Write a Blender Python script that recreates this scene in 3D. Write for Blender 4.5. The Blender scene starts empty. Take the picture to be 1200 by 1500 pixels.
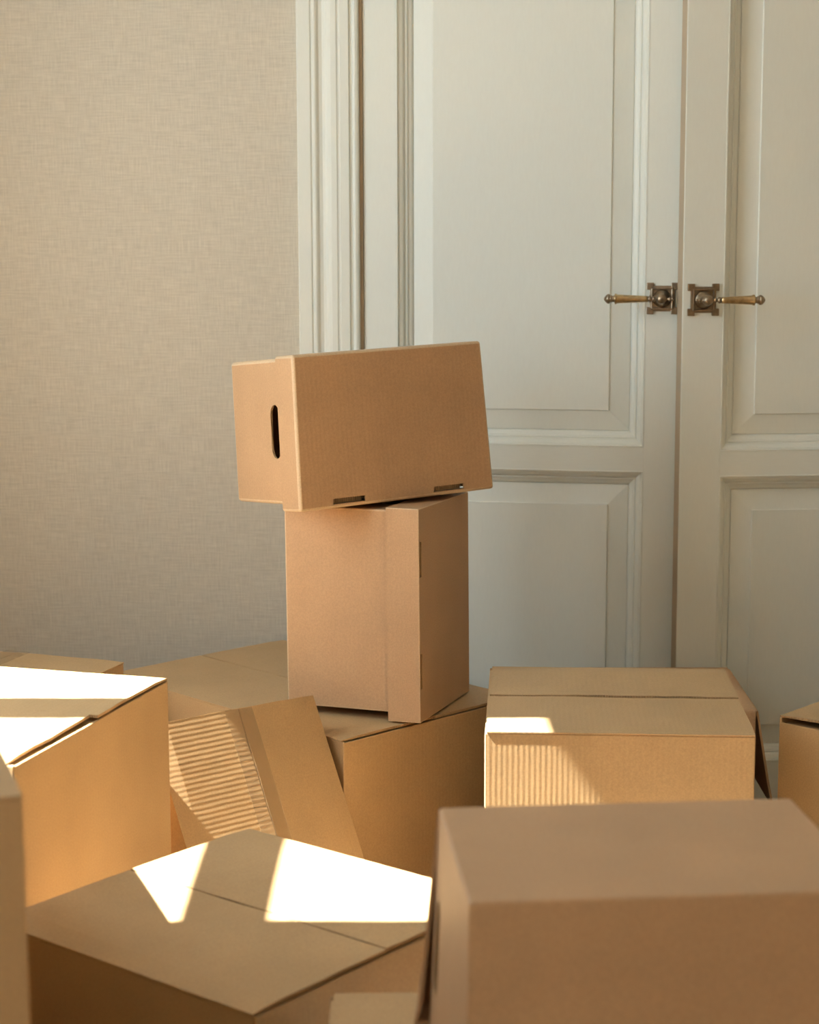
import bpy, bmesh, math, random
from mathutils import Vector, Matrix, noise

sc = bpy.context.scene
COL = sc.collection
R = math.radians

# ------------------------------------------------------------------ camera
FPX = 2671.4                                   # focal length in pixels of the 1200 x 1500 frame
cam_d = bpy.data.cameras.new('camera')
cam = bpy.data.objects.new('camera', cam_d); COL.objects.link(cam)
cam_d.sensor_fit = 'VERTICAL'; cam_d.sensor_height = 36.0; cam_d.sensor_width = 28.8
cam_d.lens = FPX / 1500 * 36.0
cam_d.clip_start = 0.05; cam_d.clip_end = 100
cam.matrix_world = (Matrix.Translation((0, 0, 1.18)) @ Matrix.Rotation(R(90 - 8.4218), 4, 'X')
                    @ Matrix.Rotation(R(-0.1498), 4, 'Z'))
cam_d.dof.use_dof = True; cam_d.dof.focus_distance = 2.80; cam_d.dof.aperture_fstop = 6.5
sc.camera = cam

# ------------------------------------------------------------------ sky, sun, exposure
SKY = (0.86, 1.0, 1.06); SKY_STRENGTH = 8.5
SUN_STRENGTH = 75.0; SUN_ELEV = 53.7; SUN_AZ = 0.0          # the sun's rays run towards +X
w = bpy.data.worlds.new('sky'); sc.world = w; w.use_nodes = True
bg = w.node_tree.nodes['Background']
bg.inputs[0].default_value = (*SKY, 1); bg.inputs[1].default_value = SKY_STRENGTH
sun_d = bpy.data.lights.new('sun_offscreen', 'SUN'); sun_d.energy = SUN_STRENGTH; sun_d.angle = R(0.53)
sun_d.color = (1.0, 0.95, 0.86)
sun = bpy.data.objects.new('sun_offscreen', sun_d); COL.objects.link(sun)
ray = Vector((math.cos(R(SUN_ELEV)) * math.cos(R(SUN_AZ)), math.cos(R(SUN_ELEV)) * math.sin(R(SUN_AZ)), -math.sin(R(SUN_ELEV))))
sun.rotation_euler = ray.to_track_quat('-Z', 'Y').to_euler(); sun.location = (-4, 2, 5)
vs = sc.view_settings
vs.view_transform = 'Standard'; vs.look = 'None'; vs.gamma = 1.0; vs.use_curve_mapping = False
vs.exposure = 0.0
sc.cycles.use_denoising = True
sc.cycles.max_bounces = 12; sc.cycles.diffuse_bounces = 8
sc.cycles.sample_clamp_indirect = 8.0

# ------------------------------------------------------------------ helpers
def tag(o, label=None, cat=None, group=None, kind=None):
    if label: o['label'] = label
    if cat: o['category'] = cat
    if group: o['group'] = group
    if kind: o['kind'] = kind
    return o

def obj(name, bm, mat, parent=None, smooth=False):
    bmesh.ops.recalc_face_normals(bm, faces=bm.faces[:])
    me = bpy.data.meshes.new(name); bm.to_mesh(me); bm.free()
    if smooth:
        for p in me.polygons: p.use_smooth = True
    me.materials.append(mat)
    o = bpy.data.objects.new(name, me); COL.objects.link(o)
    if parent: o.parent = parent
    return o

def empty(name, mat4):
    o = bpy.data.objects.new(name, None); COL.objects.link(o)
    o.empty_display_size = 0.05; o.matrix_world = mat4
    return o

def add_box(bm, x0, x1, y0, y1, z0, z1, bev=0.0):
    m = Matrix.Translation(((x0 + x1) / 2, (y0 + y1) / 2, (z0 + z1) / 2)) @ Matrix.Diagonal((x1 - x0, y1 - y0, z1 - z0, 1))
    r = bmesh.ops.create_cube(bm, size=1.0, matrix=m)
    if bev > 0:
        es = list({e for v in r['verts'] for e in v.link_edges})
        bmesh.ops.bevel(bm, geom=es, offset=bev, segments=2, affect='EDGES', profile=0.5)
    return bm

def bx(*a, bev=0.0):
    return add_box(bmesh.new(), *a, bev=bev)

def add_lathe(bm, prof, M, seg=24):
    """prof: (t along axis, radius); axis = local z of M"""
    rings = []
    for t, r in prof:
        if r < 1e-6: rings.append([bm.verts.new(M @ Vector((0, 0, t)))])
        else: rings.append([bm.verts.new(M @ Vector((r * math.cos(2 * math.pi * k / seg), r * math.sin(2 * math.pi * k / seg), t))) for k in range(seg)])
    for a, b in zip(rings, rings[1:]):
        for k in range(seg):
            k2 = (k + 1) % seg
            if len(a) == 1 and len(b) == 1: continue
            if len(a) == 1: bm.faces.new((a[0], b[k], b[k2]))
            elif len(b) == 1: bm.faces.new((a[k], a[k2], b[0]))
            else: bm.faces.new((a[k], a[k2], b[k2], b[k]))
    for ring in (rings[0], rings[-1]):
        if len(ring) > 1: bm.faces.new(ring)
    return bm

def plate(outer, holes, t, fn, bm):
    """flat polygon with holes, thickness t (c from 0 to t), mapped through fn(a, b, c)"""
    cu = bpy.data.curves.new('tmp', 'CURVE'); cu.dimensions = '2D'; cu.fill_mode = 'BOTH'; cu.extrude = t / 2
    for pts in [outer] + holes:
        sp = cu.splines.new('POLY'); sp.points.add(len(pts) - 1); sp.use_cyclic_u = True
        for p, q in zip(sp.points, pts): p.co = (q[0], q[1], 0, 1)
    o = bpy.data.objects.new('tmp', cu); COL.objects.link(o)
    dg = bpy.context.evaluated_depsgraph_get(); dg.update()
    me = bpy.data.meshes.new_from_object(o.evaluated_get(dg))
    vmap = [bm.verts.new(fn(v.co.x, v.co.y, v.co.z + t / 2)) for v in me.vertices]
    for p in me.polygons:
        try: bm.faces.new([vmap[i] for i in p.vertices])
        except ValueError: pass
    bpy.data.objects.remove(o); bpy.data.curves.remove(cu); bpy.data.meshes.remove(me)
    bmesh.ops.remove_doubles(bm, verts=vmap, dist=1e-6)
    return bm

def rect(a0, a1, b0, b1):
    return [(a0, b0), (a1, b0), (a1, b1), (a0, b1)]

def slot(a0, a1, b0, b1, n=8):
    """stadium hole: long axis along b"""
    r = (a1 - a0) / 2; ca = (a0 + a1) / 2
    return ([(ca + r * math.cos(math.pi * k / n), b1 - r + r * math.sin(math.pi * k / n)) for k in range(n + 1)]
            + [(ca + r * math.cos(math.pi + math.pi * k / n), b0 + r + r * math.sin(math.pi + math.pi * k / n)) for k in range(n + 1)])

def thicken(o, t):
    md = o.modifiers.new('thickness', 'SOLIDIFY'); md.thickness = t; md.offset = -1.0; md.use_even_offset = False
    return o

# ------------------------------------------------------------------ materials
def nodes_of(name):
    m = bpy.data.materials.new(name); m.use_nodes = True
    nt = m.node_tree; b = nt.nodes['Principled BSDF']
    return m, nt, b

def N(nt, t, **kw):
    n = nt.nodes.new(t)
    for k, v in kw.items(): setattr(n, k, v)
    return n

def cardboard(name, col, flute='wall', depth=0.000042, wl=0.0078, rough=0.52, spec=0.5):
    m, nt, b = nodes_of(name); L = nt.links
    tc = N(nt, 'ShaderNodeTexCoord'); sep = N(nt, 'ShaderNodeSeparateXYZ'); L.new(tc.outputs['Object'], sep.inputs[0])
    # fibre and blotch colour
    n1 = N(nt, 'ShaderNodeTexNoise'); n1.inputs['Scale'].default_value = 420; n1.inputs['Detail'].default_value = 3
    n2 = N(nt, 'ShaderNodeTexNoise'); n2.inputs['Scale'].default_value = 9; n2.inputs['Detail'].default_value = 4
    L.new(tc.outputs['Object'], n1.inputs['Vector']); L.new(tc.outputs['Object'], n2.inputs['Vector'])
    r1 = N(nt, 'ShaderNodeMapRange'); r1.inputs[1].default_value = 0.3; r1.inputs[2].default_value = 0.7; r1.inputs[3].default_value = 0.90; r1.inputs[4].default_value = 1.08
    r2 = N(nt, 'ShaderNodeMapRange'); r2.inputs[1].default_value = 0.3; r2.inputs[2].default_value = 0.7; r2.inputs[3].default_value = 0.94; r2.inputs[4].default_value = 1.06
    L.new(n1.outputs['Fac'], r1.inputs[0]); L.new(n2.outputs['Fac'], r2.inputs[0])
    mu = N(nt, 'ShaderNodeMath', operation='MULTIPLY'); L.new(r1.outputs[0], mu.inputs[0]); L.new(r2.outputs[0], mu.inputs[1])
    mx = N(nt, 'ShaderNodeVectorMath', operation='SCALE'); mx.inputs[0].default_value = col; L.new(mu.outputs[0], mx.inputs['Scale'])
    L.new(mx.outputs[0], b.inputs['Base Color'])
    b.inputs['Roughness'].default_value = rough; b.inputs['Specular IOR Level'].default_value = spec
    # flutes of the corrugated core telegraphing through the liner
    if flute == 'wall':
        ad = N(nt, 'ShaderNodeMath', operation='ADD'); L.new(sep.outputs[0], ad.inputs[0]); L.new(sep.outputs[1], ad.inputs[1]); src = ad.outputs[0]
    else:
        src = sep.outputs[{'x': 0, 'y': 1, 'z': 2}[flute]]
    wn = N(nt, 'ShaderNodeTexNoise'); wn.inputs['Scale'].default_value = 60; L.new(tc.outputs['Object'], wn.inputs['Vector'])
    k = N(nt, 'ShaderNodeMath', operation='MULTIPLY'); k.inputs[1].default_value = 2 * math.pi / wl; L.new(src, k.inputs[0])
    wj = N(nt, 'ShaderNodeMath', operation='MULTIPLY_ADD'); wj.inputs[1].default_value = 1.6; L.new(wn.outputs['Fac'], wj.inputs[0]); L.new(k.outputs[0], wj.inputs[2])
    s = N(nt, 'ShaderNodeMath', operation='SINE'); L.new(wj.outputs[0], s.inputs[0])
    fine = N(nt, 'ShaderNodeTexNoise'); fine.inputs['Scale'].default_value = 300; fine.inputs['Detail'].default_value = 2; L.new(tc.outputs['Object'], fine.inputs['Vector'])
    hs = N(nt, 'ShaderNodeMath', operation='MULTIPLY_ADD'); hs.inputs[1].default_value = 1.2; L.new(fine.outputs['Fac'], hs.inputs[0]); L.new(s.outputs[0], hs.inputs[2])
    bp = N(nt, 'ShaderNodeBump'); bp.inputs['Strength'].default_value = 1.0; bp.inputs['Distance'].default_value = depth
    L.new(hs.outputs[0], bp.inputs['Height']); L.new(bp.outputs[0], b.inputs['Normal'])
    return m

KRAFT = (0.47, 0.318, 0.16); KRAFT_RED = (0.46, 0.292, 0.16)
M_wall = cardboard('kraft_wall', KRAFT, 'wall')
M_flap = cardboard('kraft_flap', KRAFT, 'x', depth=0.000032)
M_arch = cardboard('kraft_archive', KRAFT_RED, 'wall', depth=0.00003, rough=0.55)
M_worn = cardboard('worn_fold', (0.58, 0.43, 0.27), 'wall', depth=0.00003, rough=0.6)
M_core = cardboard('kraft_cut_edge', (0.40, 0.26, 0.13), 'wall', depth=0.0003, wl=0.004)

def paint(name, col, rough=0.45, brush=0.00012, scale=(30, 30, 6)):
    m, nt, b = nodes_of(name); L = nt.links
    tc = N(nt, 'ShaderNodeTexCoord'); mp = N(nt, 'ShaderNodeMapping'); mp.inputs['Scale'].default_value = scale
    n = N(nt, 'ShaderNodeTexNoise'); n.inputs['Scale'].default_value = 8; n.inputs['Detail'].default_value = 5
    L.new(tc.outputs['Object'], mp.inputs[0]); L.new(mp.outputs[0], n.inputs['Vector'])
    bp = N(nt, 'ShaderNodeBump'); bp.inputs['Strength'].default_value = 0.6; bp.inputs['Distance'].default_value = brush
    L.new(n.outputs['Fac'], bp.inputs['Height']); L.new(bp.outputs[0], b.inputs['Normal'])
    cr = N(nt, 'ShaderNodeMapRange'); cr.inputs[3].default_value = 0.97; cr.inputs[4].default_value = 1.03; L.new(n.outputs['Fac'], cr.inputs[0])
    mx = N(nt, 'ShaderNodeVectorMath', operation='SCALE'); mx.inputs[0].default_value = col; L.new(cr.outputs[0], mx.inputs['Scale'])
    L.new(mx.outputs[0], b.inputs['Base Color']); b.inputs['Roughness'].default_value = rough
    return m
M_white = paint('white_gloss_paint', (0.71, 0.75, 0.705))
M_white_h = paint('white_gloss_paint_rails', (0.71, 0.75, 0.705), scale=(6, 30, 30))
M_tan = paint('tan_edge', (0.42, 0.34, 0.24), rough=0.6)
M_ceiling = paint('ceiling_paint', (0.80, 0.79, 0.75), rough=0.8)
M_plain = paint('room_wall_paint', (0.64, 0.54, 0.41), rough=0.8)

def wallpaper():
    m, nt, b = nodes_of('woven_wallpaper'); L = nt.links
    tc = N(nt, 'ShaderNodeTexCoord')
    facs = []
    for sc_, st in (((400, 1, 26), 1), ((22, 1, 330), 1)):
        mp = N(nt, 'ShaderNodeMapping'); mp.inputs['Scale'].default_value = sc_
        n = N(nt, 'ShaderNodeTexNoise'); n.inputs['Scale'].default_value = 1; n.inputs['Detail'].default_value = 3; n.inputs['Roughness'].default_value = 0.6
        L.new(tc.outputs['Object'], mp.inputs[0]); L.new(mp.outputs[0], n.inputs['Vector']); facs.append(n.outputs['Fac'])
    ad = N(nt, 'ShaderNodeMath', operation='ADD'); L.new(facs[0], ad.inputs[0]); L.new(facs[1], ad.inputs[1])
    rg = N(nt, 'ShaderNodeMapRange'); rg.inputs[1].default_value = 0.7; rg.inputs[2].default_value = 1.3; rg.inputs[3].default_value = 0.86; rg.inputs[4].default_value = 1.12
    L.new(ad.outputs[0], rg.inputs[0])
    mx = N(nt, 'ShaderNodeVectorMath', operation='SCALE'); mx.inputs[0].default_value = (0.56, 0.53, 0.45); L.new(rg.outputs[0], mx.inputs['Scale'])
    L.new(mx.outputs[0], b.inputs['Base Color']); b.inputs['Roughness'].default_value = 0.85; b.inputs['Specular IOR Level'].default_value = 0.2
    bp = N(nt, 'ShaderNodeBump'); bp.inputs['Strength'].default_value = 0.8; bp.inputs['Distance'].default_value = 0.0006
    L.new(ad.outputs[0], bp.inputs['Height']); L.new(bp.outputs[0], b.inputs['Normal'])
    return m
M_paper = wallpaper()

def wood_floor():
    m, nt, b = nodes_of('oak_floor'); L = nt.links
    tc = N(nt, 'ShaderNodeTexCoord'); mp = N(nt, 'ShaderNodeMapping'); mp.inputs['Scale'].default_value = (1.2, 14, 1)
    n = N(nt, 'ShaderNodeTexNoise'); n.inputs['Scale'].default_value = 5; n.inputs['Detail'].default_value = 6
    L.new(tc.outputs['Object'], mp.inputs[0]); L.new(mp.outputs[0], n.inputs['Vector'])
    r = N(nt, 'ShaderNodeValToRGB'); r.color_ramp.elements[0].color = (0.46, 0.34, 0.21, 1); r.color_ramp.elements[1].color = (0.64, 0.50, 0.34, 1)
    L.new(n.outputs['Fac'], r.inputs[0]); L.new(r.outputs[0], b.inputs['Base Color']); b.inputs['Roughness'].default_value = 0.4
    return m
M_floor = wood_floor()

def brass(name, col, rough):
    m, nt, b = nodes_of(name); L = nt.links
    tc = N(nt, 'ShaderNodeTexCoord'); n = N(nt, 'ShaderNodeTexNoise'); n.inputs['Scale'].default_value = 130; n.inputs['Detail'].default_value = 4
    L.new(tc.outputs['Object'], n.inputs['Vector'])
    cr = N(nt, 'ShaderNodeMapRange'); cr.inputs[1].default_value = 0.3; cr.inputs[2].default_value = 0.7; cr.inputs[3].default_value = 0.75; cr.inputs[4].default_value = 1.15
    L.new(n.outputs['Fac'], cr.inputs[0])
    mx = N(nt, 'ShaderNodeVectorMath', operation='SCALE'); mx.inputs[0].default_value = col; L.new(cr.outputs[0], mx.inputs['Scale'])
    L.new(mx.outputs[0], b.inputs['Base Color']); b.inputs['Metallic'].default_value = 1.0; b.inputs['Roughness'].default_value = rough
    return m
M_bronze = brass('antique_bronze', (0.32, 0.25, 0.175), 0.33)
M_brass = brass('worn_brass', (0.50, 0.37, 0.20), 0.30)

def tape_mat():
    m, nt, b = nodes_of('clear_packing_tape'); L = nt.links
    b.inputs['Base Color'].default_value = (0.50, 0.36, 0.20, 1); b.inputs['Roughness'].default_value = 0.16
    tc = N(nt, 'ShaderNodeTexCoord'); n = N(nt, 'ShaderNodeTexNoise'); n.inputs['Scale'].default_value = 70; n.inputs['Detail'].default_value = 3
    L.new(tc.outputs['Object'], n.inputs['Vector'])
    bp = N(nt, 'ShaderNodeBump'); bp.inputs['Strength'].default_value = 0.5; bp.inputs['Distance'].default_value = 0.0006
    L.new(n.outputs['Fac'], bp.inputs['Height']); L.new(bp.outputs[0], b.inputs['Normal'])
    b.inputs['Alpha'].default_value = 0.2
    return m
M_tape = tape_mat()

# ------------------------------------------------------------------ room shell
XL, XR, YB, ZT = -1.2, 2.4, -2.8, 2.75
WYAW = R(-5.0)                                              # the wall with the doors, seen slightly askew
HL = Vector((-0.08586, 3.5, 0)); HR = Vector((1.116, 3.378, 0))   # hinge lines of the two leaves
wall_m = Matrix.Translation(HL) @ Matrix.Rotation(WYAW, 4, 'Z')
DOOR_H = 2.16
a0 = (XL - HL.x) / math.cos(WYAW) - 0.35; a1 = (XR - HL.x) / math.cos(WYAW) + 0.3
OPW = 1.2095                                                # clear width of the doorway
bm = bmesh.new()
plate([(a0, -0.02), (-0.012, -0.02), (-0.012, DOOR_H), (OPW + 0.012, DOOR_H), (OPW + 0.012, -0.02), (a1, -0.02), (a1, ZT + 0.02), (a0, ZT + 0.02)],
      [], 0.10, lambda a, b, c: Vector((a, 0.006 + c, b)), bm)
wb = tag(obj('wall_back', bm, M_paper), 'beige woven wallpaper wall around the white double doors', kind='structure'); wb.matrix_world = wall_m
o = tag(obj('floor', bx(XL - 0.1, XR + 0.1, YB - 0.1, 3.85, -0.06, 0.0), M_floor), 'oak floor under the cardboard boxes', kind='structure')
o = tag(obj('ceiling', bx(XL - 0.1, XR + 0.1, YB - 0.1, 3.85, ZT, ZT + 0.05), M_ceiling), 'white painted ceiling of the room', kind='structure')
o = tag(obj('wall_right', bx(XR, XR + 0.06, YB, 3.6, 0, ZT), M_plain), 'plain painted wall facing the window wall', kind='structure')

# window wall: the sun comes through window_1
WY0, WY1, WZ0, WZ1 = 1.885, 2.557, 0.85, 2.42
WYL, WZT = 2.69, 1.80                                      # the lower casement is wider than the top light
WIN = [(WY0, WY1, WZ0, WZ1), (-0.85, -0.10, 1.45, WZ1)]  # second opening is added for more daylight on the box tops
bm = bmesh.new()
plate(rect(YB, 3.66, -0.02, ZT + 0.02), [[(WY0, WZ0), (WYL, WZ0), (WYL, WZT), (WY1, WZT), (WY1, WZ1), (WY0, WZ1)]] + [rect(a, b, c, d) for a, b, c, d in WIN[1:]], 0.02, lambda a, b, c: Vector((XL - c, a, b)), bm)
tag(obj('wall_left', bm, M_plain), 'painted window wall on the sun side of the room', kind='structure')
bm = bmesh.new()
plate(rect(XL - 0.02, XR + 0.06, -0.02, ZT + 0.02), [], 0.02, lambda a, b, c: Vector((a, YB - c, b)), bm)
tag(obj('wall_front', bm, M_plain), 'plain painted wall opposite the doors', kind='structure')

def window(name, bars, label, mapf):
    e = tag(empty(name, Matrix.Identity(4)), label, kind='structure')
    for i, (a, b, c, d) in enumerate(bars):
        q = [mapf(a, 0.0, c), mapf(b, 0.018, d)]
        lo = [min(q[0][k], q[1][k]) for k in range(3)]; hi = [max(q[0][k], q[1][k]) for k in range(3)]
        obj('window_bar', bx(lo[0], hi[0], lo[1], hi[1], lo[2], hi[2]), M_white, e)
    return e
mp_l = lambda a, c, b: (XL - c, a, b)
window('window_1', [(2.258, 2.367, WZ0, WZ1), (WY0, WYL, 1.768, 1.885)], 'white window bars casting the cross shadow on the cartons', mp_l)
window('fill_window', [(-0.53, -0.43, 1.45, WZ1)], 'added unseen window in the sun wall, brightening the box tops', mp_l)  # unseen opening, added to brighten the foreground box tops

def portal(name, loc, rot, sx, sy):
    d = bpy.data.lights.new(name, 'AREA'); d.shape = 'RECTANGLE'; d.size = sx; d.size_y = sy; d.cycles.is_portal = True
    o = bpy.data.objects.new(name, d); COL.objects.link(o); o.location = loc; o.rotation_euler = rot
for i, (a, b, c, d) in enumerate(WIN): portal('opening_left_offscreen', (XL - 0.03, (a + (WYL if i == 0 else b)) / 2, (c + d) / 2), (0, R(-90), 0), d - c, (WYL if i == 0 else b) - a)  # sky portals: the sun window and the added fill opening

# ------------------------------------------------------------------ door casing
# profile: (distance from outer edge, protrusion from wall)
PROF = [(0, -0.002), (0, 0.026), (0.002, 0.028), (0.025, 0.028), (0.027, 0.025), (0.0285, 0.0245), (0.030, 0.027), (0.034, 0.0275), (0.037, 0.025),
        (0.041, 0.019), (0.047, 0.0165), (0.052, 0.0175), (0.057, 0.021), (0.064, 0.023), (0.074, 0.0235), (0.076, 0.021), (0.079, 0.0205), (0.081, 0.022),
        (0.097, 0.022), (0.0985, 0.016), (0.104, 0.0145), (0.1055, 0.0185), (0.109, 0.0205), (0.113, 0.0185), (0.1155, 0.015), (0.1157, -0.002)]
PROF = [(d, h if h < 0.01 else 0.026 - (0.026 - h) * 0.7) for d, h in PROF]
def casing(name, label, f0, f1):
    bm = bmesh.new()
    A = [bm.verts.new(f0(d, h)) for d, h in PROF]; B = [bm.verts.new(f1(d, h)) for d, h in PROF]
    for i in range(len(PROF) - 1): bm.faces.new((A[i], A[i + 1], B[i + 1], B[i]))
    bm.faces.new(A); bm.faces.new(B)
    o = tag(obj(name, bm, M_white), label, kind='structure'); o.matrix_world = wall_m
    return o
CW = 0.1157; cx = -0.122
casing('trim_1', 'white moulded casing between wallpaper and the double doors', lambda d, h: Vector((cx + d, 0.006 - h, 0)), lambda d, h: Vector((cx + d, 0.006 - h, DOOR_H + 0.115 - d)))
casing('trim_2', 'white moulded casing on the far jamb of the double doors', lambda d, h: Vector((OPW - cx - d, 0.006 - h, 0)), lambda d, h: Vector((OPW - cx - d, 0.006 - h, DOOR_H + 0.115 - d)))
casing('trim_3', 'white moulded casing over the head of the double doors', lambda d, h: Vector((cx + d, 0.006 - h, DOOR_H + 0.115 - d)), lambda d, h: Vector((OPW - cx - d, 0.006 - h, DOOR_H + 0.115 - d)))
# jamb lining behind the leaves, tan strip showing in the hinge gap
j = tag(obj('trim_4', bx(-0.0125, -0.0004, -0.004, 0.10, 0, DOOR_H), M_tan), 'tan jamb lining in the hinge gap', kind='structure'); j.matrix_world = wall_m
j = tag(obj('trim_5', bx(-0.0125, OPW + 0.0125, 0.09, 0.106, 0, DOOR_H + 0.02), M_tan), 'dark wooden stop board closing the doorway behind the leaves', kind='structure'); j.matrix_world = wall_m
bm = bmesh.new(); pr = [(0, 0), (0.018, 0), (0.018, 0.085), (0.012, 0.10), (0.006, 0.108), (0, 0.11)]
A = [bm.verts.new((a0 + 0.01, 0.006 - y, z)) for y, z in pr]; B = [bm.verts.new((cx, 0.006 - y, z)) for y, z in pr]
for i in range(len(pr)): k = (i + 1) % len(pr); bm.faces.new((A[i], A[k], B[k], B[i]))
bm.faces.new(A); bm.faces.new(B)
o = tag(obj('baseboard_back', bm, M_white), 'white baseboard below the woven wallpaper', kind='structure'); o.matrix_world = wall_m

# ------------------------------------------------------------------ doors
MOULD = [(-0.001, 0.002), (0.0, -0.0006), (0.0022, -0.0006), (0.003, 0.004), (0.006, 0.0045), (0.011, 0.008), (0.0135, 0.0125), (0.0140, 0.0150),
         (0.0165, 0.0140), (0.0185, 0.0150), (0.0195, 0.0185), (0.0245, 0.0205), (0.0275, 0.0235), (0.0285, 0.0270), (0.031, 0.0270)]
PANEL = [(0.029, 0.034), (0.029, 0.0250), (0.066, 0.0185), (0.0675, 0.0155)]
def loops(x0, x1, z0, z1, prof, cap):
    bm = bmesh.new(); rings = []
    for d, h in prof:
        rings.append([bm.verts.new(p) for p in ((x0 + d, h, z0 + d), (x1 - d, h, z0 + d), (x1 - d, h, z1 - d), (x0 + d, h, z1 - d))])
    for a, b in zip(rings, rings[1:]):
        for k in range(4): bm.faces.new((a[k], a[(k + 1) % 4], b[(k + 1) % 4], b[k]))
    if cap: bm.faces.new(rings[-1])
    return bm

def lever_handle(door, x, z, side):
    """side -1: lever points to -x"""
    bm = bmesh.new()
    add_box(bm, x - 0.0235, x + 0.0235, -0.004, 0.001, z - 0.0235, z + 0.0235, bev=0.0012)
    for sx in (-1, 1):
        for sz in (-1, 1):
            cxx, czz = x + sx * 0.0225, z + sz * 0.0225
            add_box(bm, cxx - 0.0065, cxx + 0.0065, -0.0045, 0.001, czz - 0.0065, czz + 0.0065, bev=0.001)
    h = obj('door_handle', bm, M_bronze, door); h['label'] = 'antique bronze square rosette with notched corners'
    bm = bmesh.new()
    for s in (-1, 1):
        add_box(bm, x - 0.0205, x + 0.0205, -0.0085, -0.003, z + s * 0.0185 - 0.002, z + s * 0.0185 + 0.002, bev=0.0012)
        add_box(bm, x + s * 0.0185 - 0.002, x + s * 0.0185 + 0.002, -0.0085, -0.003, z - 0.0205, z + 0.0205, bev=0.0012)
    obj('rosette_rim', bm, M_bronze, h)
    Mf = Matrix.Translation((x, 0, z)) @ Matrix.Rotation(R(90), 4, 'X')      # local z -> -y (to the room)
    obj('boss', add_lathe(bmesh.new(), [(0.003, 0.0165), (0.0065, 0.0165), (0.0085, 0.0150), (0.0095, 0.0135), (0.0125, 0.0120), (0.015, 0.0095), (0.019, 0.0062), (0.030, 0.0055), (0.034, 0.0055)], Mf, 32), M_bronze, h, True)
    YL = -0.036
    Ml = Matrix.Translation((x, YL, z)) @ Matrix.Rotation(R(90 * side), 4, 'Y')  # local z -> side * x
    ball = [(0.0098 * math.sin(t), max(0.0098 * math.cos(t), 0.0024)) for t in [R(a) for a in range(-75, 76, 15)]]
    prof = [(-0.0230, 0.0), (-0.0222, 0.0024), (-0.0205, 0.0034), (-0.0188, 0.0024), (-0.0175, 0.0020), (-0.0160, 0.0046), (-0.0142, 0.0046), (-0.0125, 0.0022)] + ball + \
           [(0.0115, 0.0030), (0.0128, 0.0048), (0.0148, 0.0048), (0.0158, 0.0028), (0.0180, 0.0030), (0.0195, 0.0058), (0.0225, 0.0060), (0.0235, 0.0046), (0.0250, 0.0046)]
    k = obj('lever_knob', add_lathe(bmesh.new(), prof, Ml, 24), M_bronze, h, True)
    prof = [(0.0245, 0.0), (0.0246, 0.0056), (0.030, 0.0058), (0.055, 0.0070), (0.0800, 0.0083), (0.0815, 0.0090), (0.0830, 0.0098), (0.0848, 0.0098), (0.0856, 0.0080), (0.0858, 0)]
    g = obj('lever_grip', add_lathe(bmesh.new(), prof, Ml, 28), M_brass, h, True)
    prof = [(0.0852, 0.0), (0.0853, 0.0072), (0.0875, 0.0058), (0.0900, 0.0060), (0.0915, 0.0072), (0.0925, 0.0072), (0.0935, 0.0062), (0.0945, 0.0088), (0.0970, 0.0092), (0.1000, 0.0078), (0.1030, 0.0048), (0.1048, 0.0018), (0.1052, 0)]
    c = obj('lever_finial', add_lathe(bmesh.new(), prof, Ml, 24), M_bronze, h, True)

def leaf(name, label, m4, x0, x1, stile_l, stile_r, hx, hside):
    e = tag(empty(name, m4), label, kind='structure')
    T = 0.042; H = DOOR_H - 0.006
    ix0, ix1 = x0 + stile_l, x1 - stile_r
    zs = [(0.006, 0.207), (0.7525, 0.798), (2.06, H)]
    obj('stile', bx(x0, ix0, 0, T, 0.006, H, bev=0.0012), M_white, e); obj('stile', bx(ix1, x1, 0, T, 0.006, H, bev=0.0012), M_white, e)
    for z0, z1 in zs: obj('rail', bx(ix0 - 0.0004, ix1 + 0.0004, 0.0003, T, z0, z1), M_white_h, e)
    for z0, z1 in ((0.207, 0.7525), (0.798, 2.06)):
        obj('panel_moulding', loops(ix0, ix1, z0, z1, MOULD, False), M_white, e)
        obj('raised_panel', loops(ix0, ix1, z0, z1, PANEL, True), M_white, e)
        obj('panel_back', bx(ix0, ix1, 0.034, T, z0, z1), M_white, e)
    for xe in (x0, x1):
        s = -1 if xe == x0 else 1
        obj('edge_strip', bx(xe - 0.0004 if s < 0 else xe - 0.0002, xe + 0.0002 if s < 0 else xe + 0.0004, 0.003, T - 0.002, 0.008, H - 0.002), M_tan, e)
    lever_handle(e, hx, 1.0755, hside)
    return e
leaf('door_1', 'white panelled door leaf nearest the wallpaper, slightly ajar, brass lever', Matrix.Translation(HL) @ Matrix.Rotation(R(-10.8), 4, 'Z'), 0.0, 0.5955, 0.0636, 0.0614, 0.5648, -1)
leaf('door_2', 'white panelled door leaf standing slightly forward of its partner, brass lever', Matrix.Translation(HR) @ Matrix.Rotation(R(4.6), 4, 'Z') @ Matrix.Rotation(R(-0.06), 4, 'Y'), -0.6203, 0.0, 0.0749, 0.0636, -0.6203 + 0.0376, 1)

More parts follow.
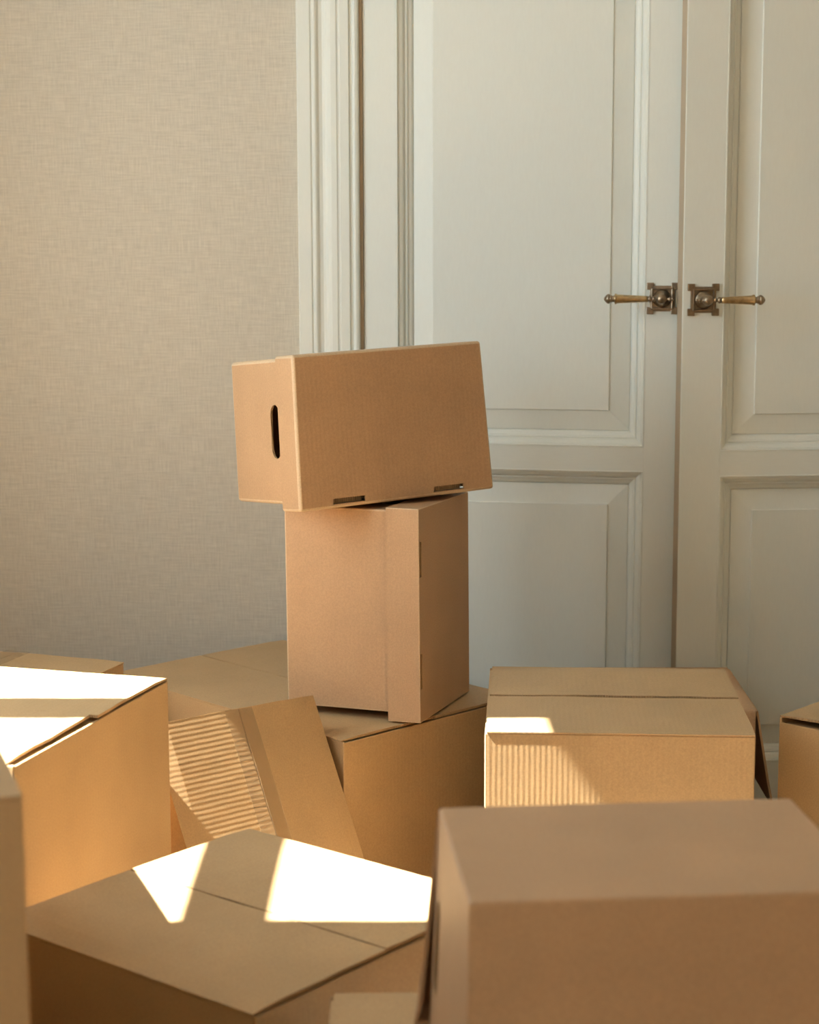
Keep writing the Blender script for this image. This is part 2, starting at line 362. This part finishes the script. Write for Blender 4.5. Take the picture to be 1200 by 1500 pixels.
# ------------------------------------------------------------------ cartons
TH = 0.004
def flap_mesh(sx, y0, y1, zt, lift, seed, hinge_low, end_in=0.0, rag=0.0, wav=0.0008, nx=40, ny=6, t=TH):
    """wavy cardboard flap; hinge along x at y0 (hinge_low) or y1"""
    rnd = random.Random(seed); bm = bmesh.new(); top = []; bot = []
    jag0 = [rnd.uniform(-1, 1) * rag for _ in range(ny + 1)]; jag1 = [rnd.uniform(-1, 1) * rag for _ in range(ny + 1)]
    for i in range(nx + 1):
        rt, rb = [], []
        for k in range(ny + 1):
            u = i / nx; v = k / ny
            x = -sx / 2 + end_in + (sx - end_in) * u + (jag0[k] if i == 0 else jag1[k] if i == nx else 0)
            y = y0 + (y1 - y0) * v
            f = v if hinge_low else 1 - v                        # 0 at the hinge
            wv = noise.noise(Vector((x * 9 + seed * 3.1, y * 9, seed))) * wav * (0.25 + f) + noise.noise(Vector((x * 45 + seed, y * 30, seed + 5))) * wav * 0.35
            if f > 0.99: y += noise.noise(Vector((x * 22, seed * 1.7, 2))) * 0.0016 * (1 if not hinge_low else -1)
            z = zt + wv + f * abs(y1 - y0) * math.tan(R(lift))
            dz = 0.0018 * max(0, 1 - f * abs(y1 - y0) / 0.004)     # fold rounds over at the hinge
            rt.append(bm.verts.new((x, y, z - dz))); rb.append(bm.verts.new((x, y, z - t)))
        top.append(rt); bot.append(rb)
    for i in range(nx):
        for k in range(ny):
            bm.faces.new((top[i][k], top[i + 1][k], top[i + 1][k + 1], top[i][k + 1]))
            bm.faces.new((bot[i][k], bot[i][k + 1], bot[i + 1][k + 1], bot[i + 1][k]))
    for i in range(nx):
        fa = bm.faces.new((top[i][0], bot[i][0], bot[i + 1][0], top[i + 1][0])); fb = bm.faces.new((top[i][ny], top[i + 1][ny], bot[i + 1][ny], bot[i][ny]))
        (fb if hinge_low else fa).material_index = 1
    for k in range(ny):
        bm.faces.new((top[0][k], top[0][k + 1], bot[0][k + 1], bot[0][k])).material_index = 1; bm.faces.new((top[nx][k], bot[nx][k], bot[nx][k + 1], top[nx][k + 1])).material_index = 1
    return bm

def carton(name, label, m4, sx, sy, h, seed, lift=(0.4, 0.4), rag=0.0006, gap=0.0012, drop=0.0, tape=False, endgap=0.0030, wav=0.0008, mats=None, end_in=(0.002, 0.003)):
    """closed carton, seam of the top flaps along local x, origin at the centre of the base"""
    mw, mf = mats or (M_wall, M_flap)
    e = tag(empty(name, m4), label, 'box', 'closed cardboard cartons')
    bm = bmesh.new(); X, Y = sx / 2, sy / 2; b = 0.0016
    add_box(bm, -X, X, -Y, -Y + TH, 0, h - TH - 0.0002, bev=b); add_box(bm, -X, X, Y - TH, Y, 0, h - TH - 0.0002, bev=b)
    add_box(bm, -X, -X + TH, -Y + TH * .5, Y - TH * .5, 0, h - TH - endgap, bev=b * .7); add_box(bm, X - TH, X, -Y + TH * .5, Y - TH * .5, 0, h - TH - endgap, bev=b * .7)
    add_box(bm, -X + 0.001, X - 0.001, -Y + 0.001, Y - 0.001, 0.0005, 0.005)
    obj('body', bm, mw, e)
    fw = sy * 0.42
    for s in (-1, 1):      # short inner flaps under the long ones
        a, c = sorted((s * (X - 0.003), s * (X - fw)))
        obj('inner_flap', bx(a, c, -Y + 0.006, Y - 0.006, h - TH - endgap - 0.006, h - TH - endgap - 0.002), mf, e)
    f1 = obj('top_flap', flap_mesh(sx - 0.001, -Y - 0.0008, -gap, h, lift[0], seed, True, end_in[0], rag, wav), mf, e)
    f2 = obj('top_flap', flap_mesh(sx - 0.001, gap, Y + 0.0008, h - drop, lift[1], seed + 7, False, end_in[1], rag, wav), mf, e)
    f1.data.materials.append(M_core); f2.data.materials.append(M_core)
    return e

def at_corner(N_, yaw, w_, d_, seam):
    """matrix of a carton from its nearest corner N_, edges w_ along yaw and d_ along yaw + 90"""
    a = R(yaw); e1 = Vector((math.cos(a), math.sin(a), 0)); e2 = Vector((-math.sin(a), math.cos(a), 0))
    c = Vector((N_[0], N_[1], 0)) + e1 * w_ / 2 + e2 * d_ / 2
    rz = a if seam == 'w' else a + R(90)
    m = Matrix.Translation(c) @ Matrix.Rotation(rz, 4, 'Z')
    return m, (w_, d_) if seam == 'w' else (d_, w_)

def put_carton(name, label, N_, yaw, w_, d_, h, seam, seed, **kw):
    m, (sx, sy) = at_corner(N_, yaw, w_, d_, seam)
    return carton(name, label, m, sx, sy, h, seed, **kw)

cC = put_carton('carton', 'large closed carton in shade carrying the stack of two archive boxes', (-0.103, 2.740), 43.9, 0.400, 0.622, 0.4182, 'd', 1, lift=(0.05, 0.1), endgap=0.0018)
cF = put_carton('carton', 'closed carton beside the archive stack, ribbed front and one corner catching the sun', (0.105, 2.494), -3.6, 0.378, 0.398, 0.50, 'w', 2, lift=(0.0, 0.55), gap=0.0016, drop=0.0, wav=0.0014)
gk = (1.18 - 0.58) / (1.18 - 0.50)
cG = put_carton('carton', 'carton with sunlit top and ragged flap edge, its shaded side glowing orange', (-0.525 * gk, 2.339 * gk), 73.4, 0.497 * gk, 0.40, 0.58, 'd', 3, lift=(0.2, 0.8), rag=0.0022, gap=0.0015, drop=0.001, endgap=0.002, wav=0.0012, end_in=(0.002, 0.009))
hk = (1.18 - 0.455) / (1.18 - 0.40)
cH = put_carton('carton', 'carton with a broad window-bar shadow between two sunlit patches on its top', (-0.159 * hk, 1.77 * hk), 51.1, 0.43 * hk, 0.422 * hk, 0.455, 'd', 4, lift=(0.3, 0.2), endgap=0.0014, gap=0.001, end_in=(0.003, 0.003))
cI = put_carton('carton', 'tall shaded carton standing in front of the carton with the ragged sunlit top', (-0.2854 - 0.36 * math.cos(R(20.0)), 1.2975 - 0.36 * math.sin(R(20.0))), 20.0, 0.36, 0.80, 0.78, 'w', 5, lift=(0.2, 0.2))
cJ = put_carton('carton', 'carton with a strip of packing tape, standing against the wallpaper', (-0.4913 - 0.42 * math.cos(R(-19)) + 0.33 * math.sin(R(-19)), 3.057 - 0.42 * math.sin(R(-19)) - 0.33 * math.cos(R(-19))), -19, 0.42, 0.33, 0.47, 'd', 6, lift=(0.1, 0.1), endgap=0.005)
obj('packing_tape', bx(-0.172, 0.172, -0.024, 0.024, 0.4705, 0.4712), M_tape, cJ)
cL = put_carton('carton', 'low carton carrying the archive box with the loose askew lid', (-0.0715, 1.697 - 0.50), 0.8, 0.50, 0.50, 0.454, 'w', 8, lift=(0.1, 0.1))
cM = put_carton('carton', 'carton turned cornerwise with a dark gap under its top flap, beside the door', (0.5756, 2.764), -43.0, 0.40, 0.40, 0.45, 'd', 9, lift=(-0.1, 1.6), endgap=0.008)

# tipped carton, leaning back with its taped top facing the camera side
def euler_m(rx, ry, rz):
    return Matrix.Rotation(R(rz), 4, 'Z') @ Matrix.Rotation(R(ry), 4, 'Y') @ Matrix.Rotation(R(rx), 4, 'X')
Me = Matrix.Translation((-0.1450 * 1.042, 2.661 * 1.042, 1.18 - 0.67 * 1.042)) @ euler_m(-27.9, 2.2, 44.9)
EW, EL, ED = 0.2995 * 1.042, 0.4255, 0.22
toE = Matrix(((0, 1, 0, -EW / 2), (0, 0, -1, ED), (1, 0, 0, -EL / 2), (0, 0, 0, 1)))   # carton x -> face z, y -> face x, z -> -face y
cE = carton('carton', 'tipped carton leaning back, its clear-taped seam running down the ribbed face', Me @ toE, EL, EW, ED, 10, lift=(2.0, 2.0), endgap=0.003, gap=0.0012, wav=0.0003)
tz = ED + 0.5 * EW * math.tan(R(2.0))
for sgn in (-1, 1):
    bm = bmesh.new(); q = [(-EL / 2 + 0.002, 0, tz + 0.0012), (EL / 2 - 0.002, 0, tz + 0.0012), (EL / 2 - 0.002, sgn * 0.026, tz + 0.0012 - 0.026 * math.tan(R(2))), (-EL / 2 + 0.002, sgn * 0.026, tz + 0.0012 - 0.026 * math.tan(R(2)))]
    bm.faces.new([bm.verts.new(v) for v in q]); thicken(obj('packing_tape', bm, M_tape, cE), 0.0003)

# ------------------------------------------------------------------ archive boxes with lids
L1, L2, LP, LD = 0.3436, 0.2361, 0.055, 0.2358
def holed_face(bm, corners, hole):
    """triangles between a rectangle (4 points) and a hole loop, both counter-clockwise in their own 2D plane"""
    O = [bm.verts.new(c[1]) for c in corners]
    ca = sum(c[0][0] for c in corners) / 4; cb = sum(c[0][1] for c in corners) / 4
    inset = []
    for (a, b), P in corners:
        a2 = a + math.copysign(0.007, ca - a); b2 = b + math.copysign(0.007, cb - b); inset.append(((a2, b2), (P[0], b2, a2)))
    corners = inset
    C = [bm.verts.new(c[1]) for c in corners]; Hh = [bm.verts.new(h[1]) for h in hole]; n = len(Hh)
    for k in range(4): bm.faces.new((O[k], O[(k + 1) % 4], C[(k + 1) % 4], C[k]))
    ha = sum(h[0][0] for h in hole) / n; hb = sum(h[0][1] for h in hole) / n
    quadr = lambda x, y, cx_, cy_: (x > cx_ + 1e-9, y > cy_)
    ix = {quadr(c[0][0], c[0][1], ca, cb): k for k, c in enumerate(corners)}
    near = [ix[quadr(h[0][0], h[0][1], ha, hb)] for h in hole]
    for k in range(n):
        k2 = (k + 1) % n
        bm.faces.new((Hh[k], Hh[k2], C[near[k]]))
        if near[k] != near[k2]: bm.faces.new((Hh[k2], C[near[k2]], C[near[k]]))

def quad(bm, *p):
    bm.faces.new([bm.verts.new(q) for q in p])

def fold(bm, test, off, t):
    """weld the sheet, round the folds whose edge passes test, thicken to cardboard"""
    bmesh.ops.remove_doubles(bm, verts=bm.verts[:], dist=1e-6)
    bmesh.ops.recalc_face_normals(bm, faces=bm.faces[:])
    es = [e for e in bm.edges if len(e.link_faces) == 2 and abs(e.link_faces[0].normal.dot(e.link_faces[1].normal)) < 0.5]
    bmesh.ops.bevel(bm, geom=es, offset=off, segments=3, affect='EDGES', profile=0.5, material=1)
    bmesh.ops.recalc_face_normals(bm, faces=bm.faces[:])
    return bm

def archive(name, label, m4, fn, lid=True, l1=L1, l2=L2, dd=LD, mat=M_arch, holes=True, hole_r=(0.064, 0.097), shift=(0, 0), crease=False, m_=0.005):
    """canonical coordinates (p along l1, q along l2, r away from the lid face); fn maps them to local x, y, z"""
    e = tag(empty(name, m4), label, 'box', 'archive boxes')
    t = 0.0035; r0 = 0.010 if lid else 0.004
    bm = bmesh.new()
    for p0 in (m_, l1 - m_):
        cs = [((r0, m_), (p0, m_, r0)), ((dd, m_), (p0, m_, dd)), ((dd, l2 - m_), (p0, l2 - m_, dd)), ((r0, l2 - m_), (p0, l2 - m_, r0))]
        if holes: holed_face(bm, cs, [((a, b), (p0, b, a)) for a, b in slot(hole_r[0], hole_r[1], l2 / 2 - 0.043, l2 / 2 + 0.043)])
        else: quad(bm, *[c[1] for c in cs])
    for q0 in (m_, l2 - m_): quad(bm, (m_, q0, r0), (l1 - m_, q0, r0), (l1 - m_, q0, dd), (m_, q0, dd))
    quad(bm, (m_, m_, dd), (l1 - m_, m_, dd), (l1 - m_, l2 - m_, dd), (m_, l2 - m_, dd))
    fold(bm, None, 0.0028, t)
    for v in bm.verts: v.co = fn(v.co.x + shift[0], v.co.y + shift[1], v.co.z)
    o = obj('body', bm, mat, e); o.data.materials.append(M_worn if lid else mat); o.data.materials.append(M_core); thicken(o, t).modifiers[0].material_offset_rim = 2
    if lid:
        bm = bmesh.new(); SL = ((0.158, 0.322), (0.682, 0.846)); q0, q1 = 0.0027, 0.0112
        ps = [f * l1 for f in (0, 0.158, 0.281, 0.284, 0.287, 0.322, 0.682, 0.846, 1)]; qs = [0, q0, q1, l2 - q1, l2 - q0, l2]
        for i in range(8):
            for k in range(5):
                if i in (1, 2, 3, 4, 6) and k == 1: continue
                quad(bm, (ps[i], qs[k], 0), (ps[i + 1], qs[k], 0), (ps[i + 1], qs[k + 1], 0), (ps[i], qs[k + 1], 0))
        for i in range(8):
            for q in (0, l2): quad(bm, (ps[i], q, 0), (ps[i + 1], q, 0), (ps[i + 1], q, LP), (ps[i], q, LP))
        for i in range(5):
            for p in (0, l1): quad(bm, (p, qs[i], 0), (p, qs[i + 1], 0), (p, qs[i + 1], LP), (p, qs[i], LP))
        fold(bm, None, 0.0015, t)
        for v in bm.verts:                       # score line across the lid, lips standing slightly off the body
            if crease and abs(v.co.x - 0.284 * l1) < 1e-4 and v.co.z < 0.001: v.co.z += 0.0008
            if v.co.z > 0.02:
                v.co.x += 0.0008 * (1 if v.co.x > l1 / 2 else -1) * (abs(v.co.x - l1 / 2) > l1 * 0.49)
                v.co.y += 0.0008 * (1 if v.co.y > l2 / 2 else -1) * (abs(v.co.y - l2 / 2) > l2 * 0.49)
        for v in bm.verts: v.co = fn(*v.co)
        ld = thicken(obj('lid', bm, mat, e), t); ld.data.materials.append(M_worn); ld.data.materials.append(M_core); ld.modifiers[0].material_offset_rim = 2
        for f0, f1 in SL:
            for qa, qb in ((q0 + 0.0008, q1 - 0.0008),):
                tb = bmesh.new(); add_box(tb, f0 * l1 + 0.0022, f1 * l1 - 0.0022, qa, qb, 0.0060, 0.014)
                for v in tb.verts: v.co = fn(*v.co)
                obj('locking_tab', tb, M_core, ld)
    return e

# topmost box: tipped on its side, lid towards the room; its lid is a little out of square
def skew(p, q):
    u, v = p / L1, q / L2
    return (-0.0050 * (1 - u) * (1 - v) + 0.0035 * (1 - u) * v - 0.0022 * u * v + 0.0024 * u * (1 - v))
archive('archive_box', 'archive box tipped on its side with oval hand hole, topmost of the stack',
        Matrix.Translation((-0.16403, 2.80215, 0.7692)) @ euler_m(-5.221, -2.018, 30.299), lambda p, q, r: Vector((p + skew(p, q), r, q)), shift=(0, 0.0030), crease=True, m_=0.006)
archive('archive_box', 'archive box stood on end between the large carton and the tipped archive box',
        Matrix.Translation((0.01667, 2.81968, 0.4225)) @ euler_m(-0.718, 0.639, 68.857), lambda p, q, r: Vector((q, r, p)), shift=(0.004, 0), m_=0.008)

def flap_panel(name, parent, pts, t, fn, mat):
    return obj(name, plate(pts, [], t, fn, bmesh.new()), mat, parent)
# foreground box on its side: base towards the camera, opening at the back with a flap hanging loose
kk = (1.18 - 0.69) / (1.18 - 0.68)
KW, KD, KH = 0.321 * kk, 0.241 * kk, 0.236
Kb = archive('archive_box', 'archive box lying on its side with a loose lid hanging askew behind its hand hole',
             Matrix.Translation((0.045 * kk, 1.331 * kk, 0.4545)) @ Matrix.Rotation(R(4.6), 4, 'Z'),
             lambda p, q, r: Vector((p - 0.005 - 0.011 * (1 - q / KH) * (1 - p / KW) * (1 - 0.75 * r / KD), KD + 0.003 - r, q - 0.005)), lid=False, l1=KW + 0.01, l2=KH + 0.010, dd=KD, hole_r=(0.018, 0.044))
# lid half pulled off the opening at the back, hanging askew so that a dark slot shows beside the hand hole
bm = bmesh.new(); yb = KD + 0.055; x0t, x0b = -0.0010, -0.0235
P = {k: bm.verts.new(v) for k, v in {'ft': (x0t, KD, KH - 0.001), 'bt': (x0t + 0.010, yb, KH - 0.019), 'bb': (x0b + 0.010, yb, 0.030), 'fb': (x0b + 0.001, KD + 0.002, 0.036), 'fk': (x0b + 0.0045, KD, 0.052),
     'rt': (KW + 0.004, yb, KH - 0.019), 'rb': (KW - 0.010, yb, 0.030), 'rf': (KW - 0.010, KD + 0.004, 0.030), 'uf': (0.0, KD + 0.004, 0.026)}.items()}
bm.faces.new([P[k] for k in ('ft', 'bt', 'bb', 'fb', 'fk')]); bm.faces.new([P[k] for k in ('bt', 'rt', 'rb', 'bb')]); bm.faces.new([P[k] for k in ('bb', 'rb', 'rf', 'uf', 'fb')])
thicken(obj('loose_lid', bm, M_arch, Kb), 0.0035)

# box wedged between carton and door, side flap flared open
NW, NDp, NH = 0.28, 0.306, 0.40
ny = R(-0.9); ex, ey = Vector((math.cos(ny), math.sin(ny), 0)), Vector((-math.sin(ny), math.cos(ny), 0))
Nb = archive('archive_box', 'open-sided box with a flared side flap, wedged between a carton and the door',
             Matrix.Translation(Vector((0.5806, 2.976, 0)) - ex * NW) @ Matrix.Rotation(ny, 4, 'Z'),
             lambda p, q, r: Vector((NW + 0.003 - r, p - 0.005, q - 0.005)), lid=False, l1=NDp + 0.01, l2=NH + 0.01, dd=NW, holes=False)
tn = R(10)
flap_panel('side_flap', Nb, [(0.0, 0.0), (NDp, 0.0), (NDp, 0.165), (0.0, 0.165), (-0.006, 0.150), (0.0, 0.128)], 0.0035,
           lambda a, b, c: Vector((NW + b * math.sin(tn) + c * math.cos(tn), a, NH - 0.0005 - b * math.cos(tn) + c * math.sin(tn))), M_arch)
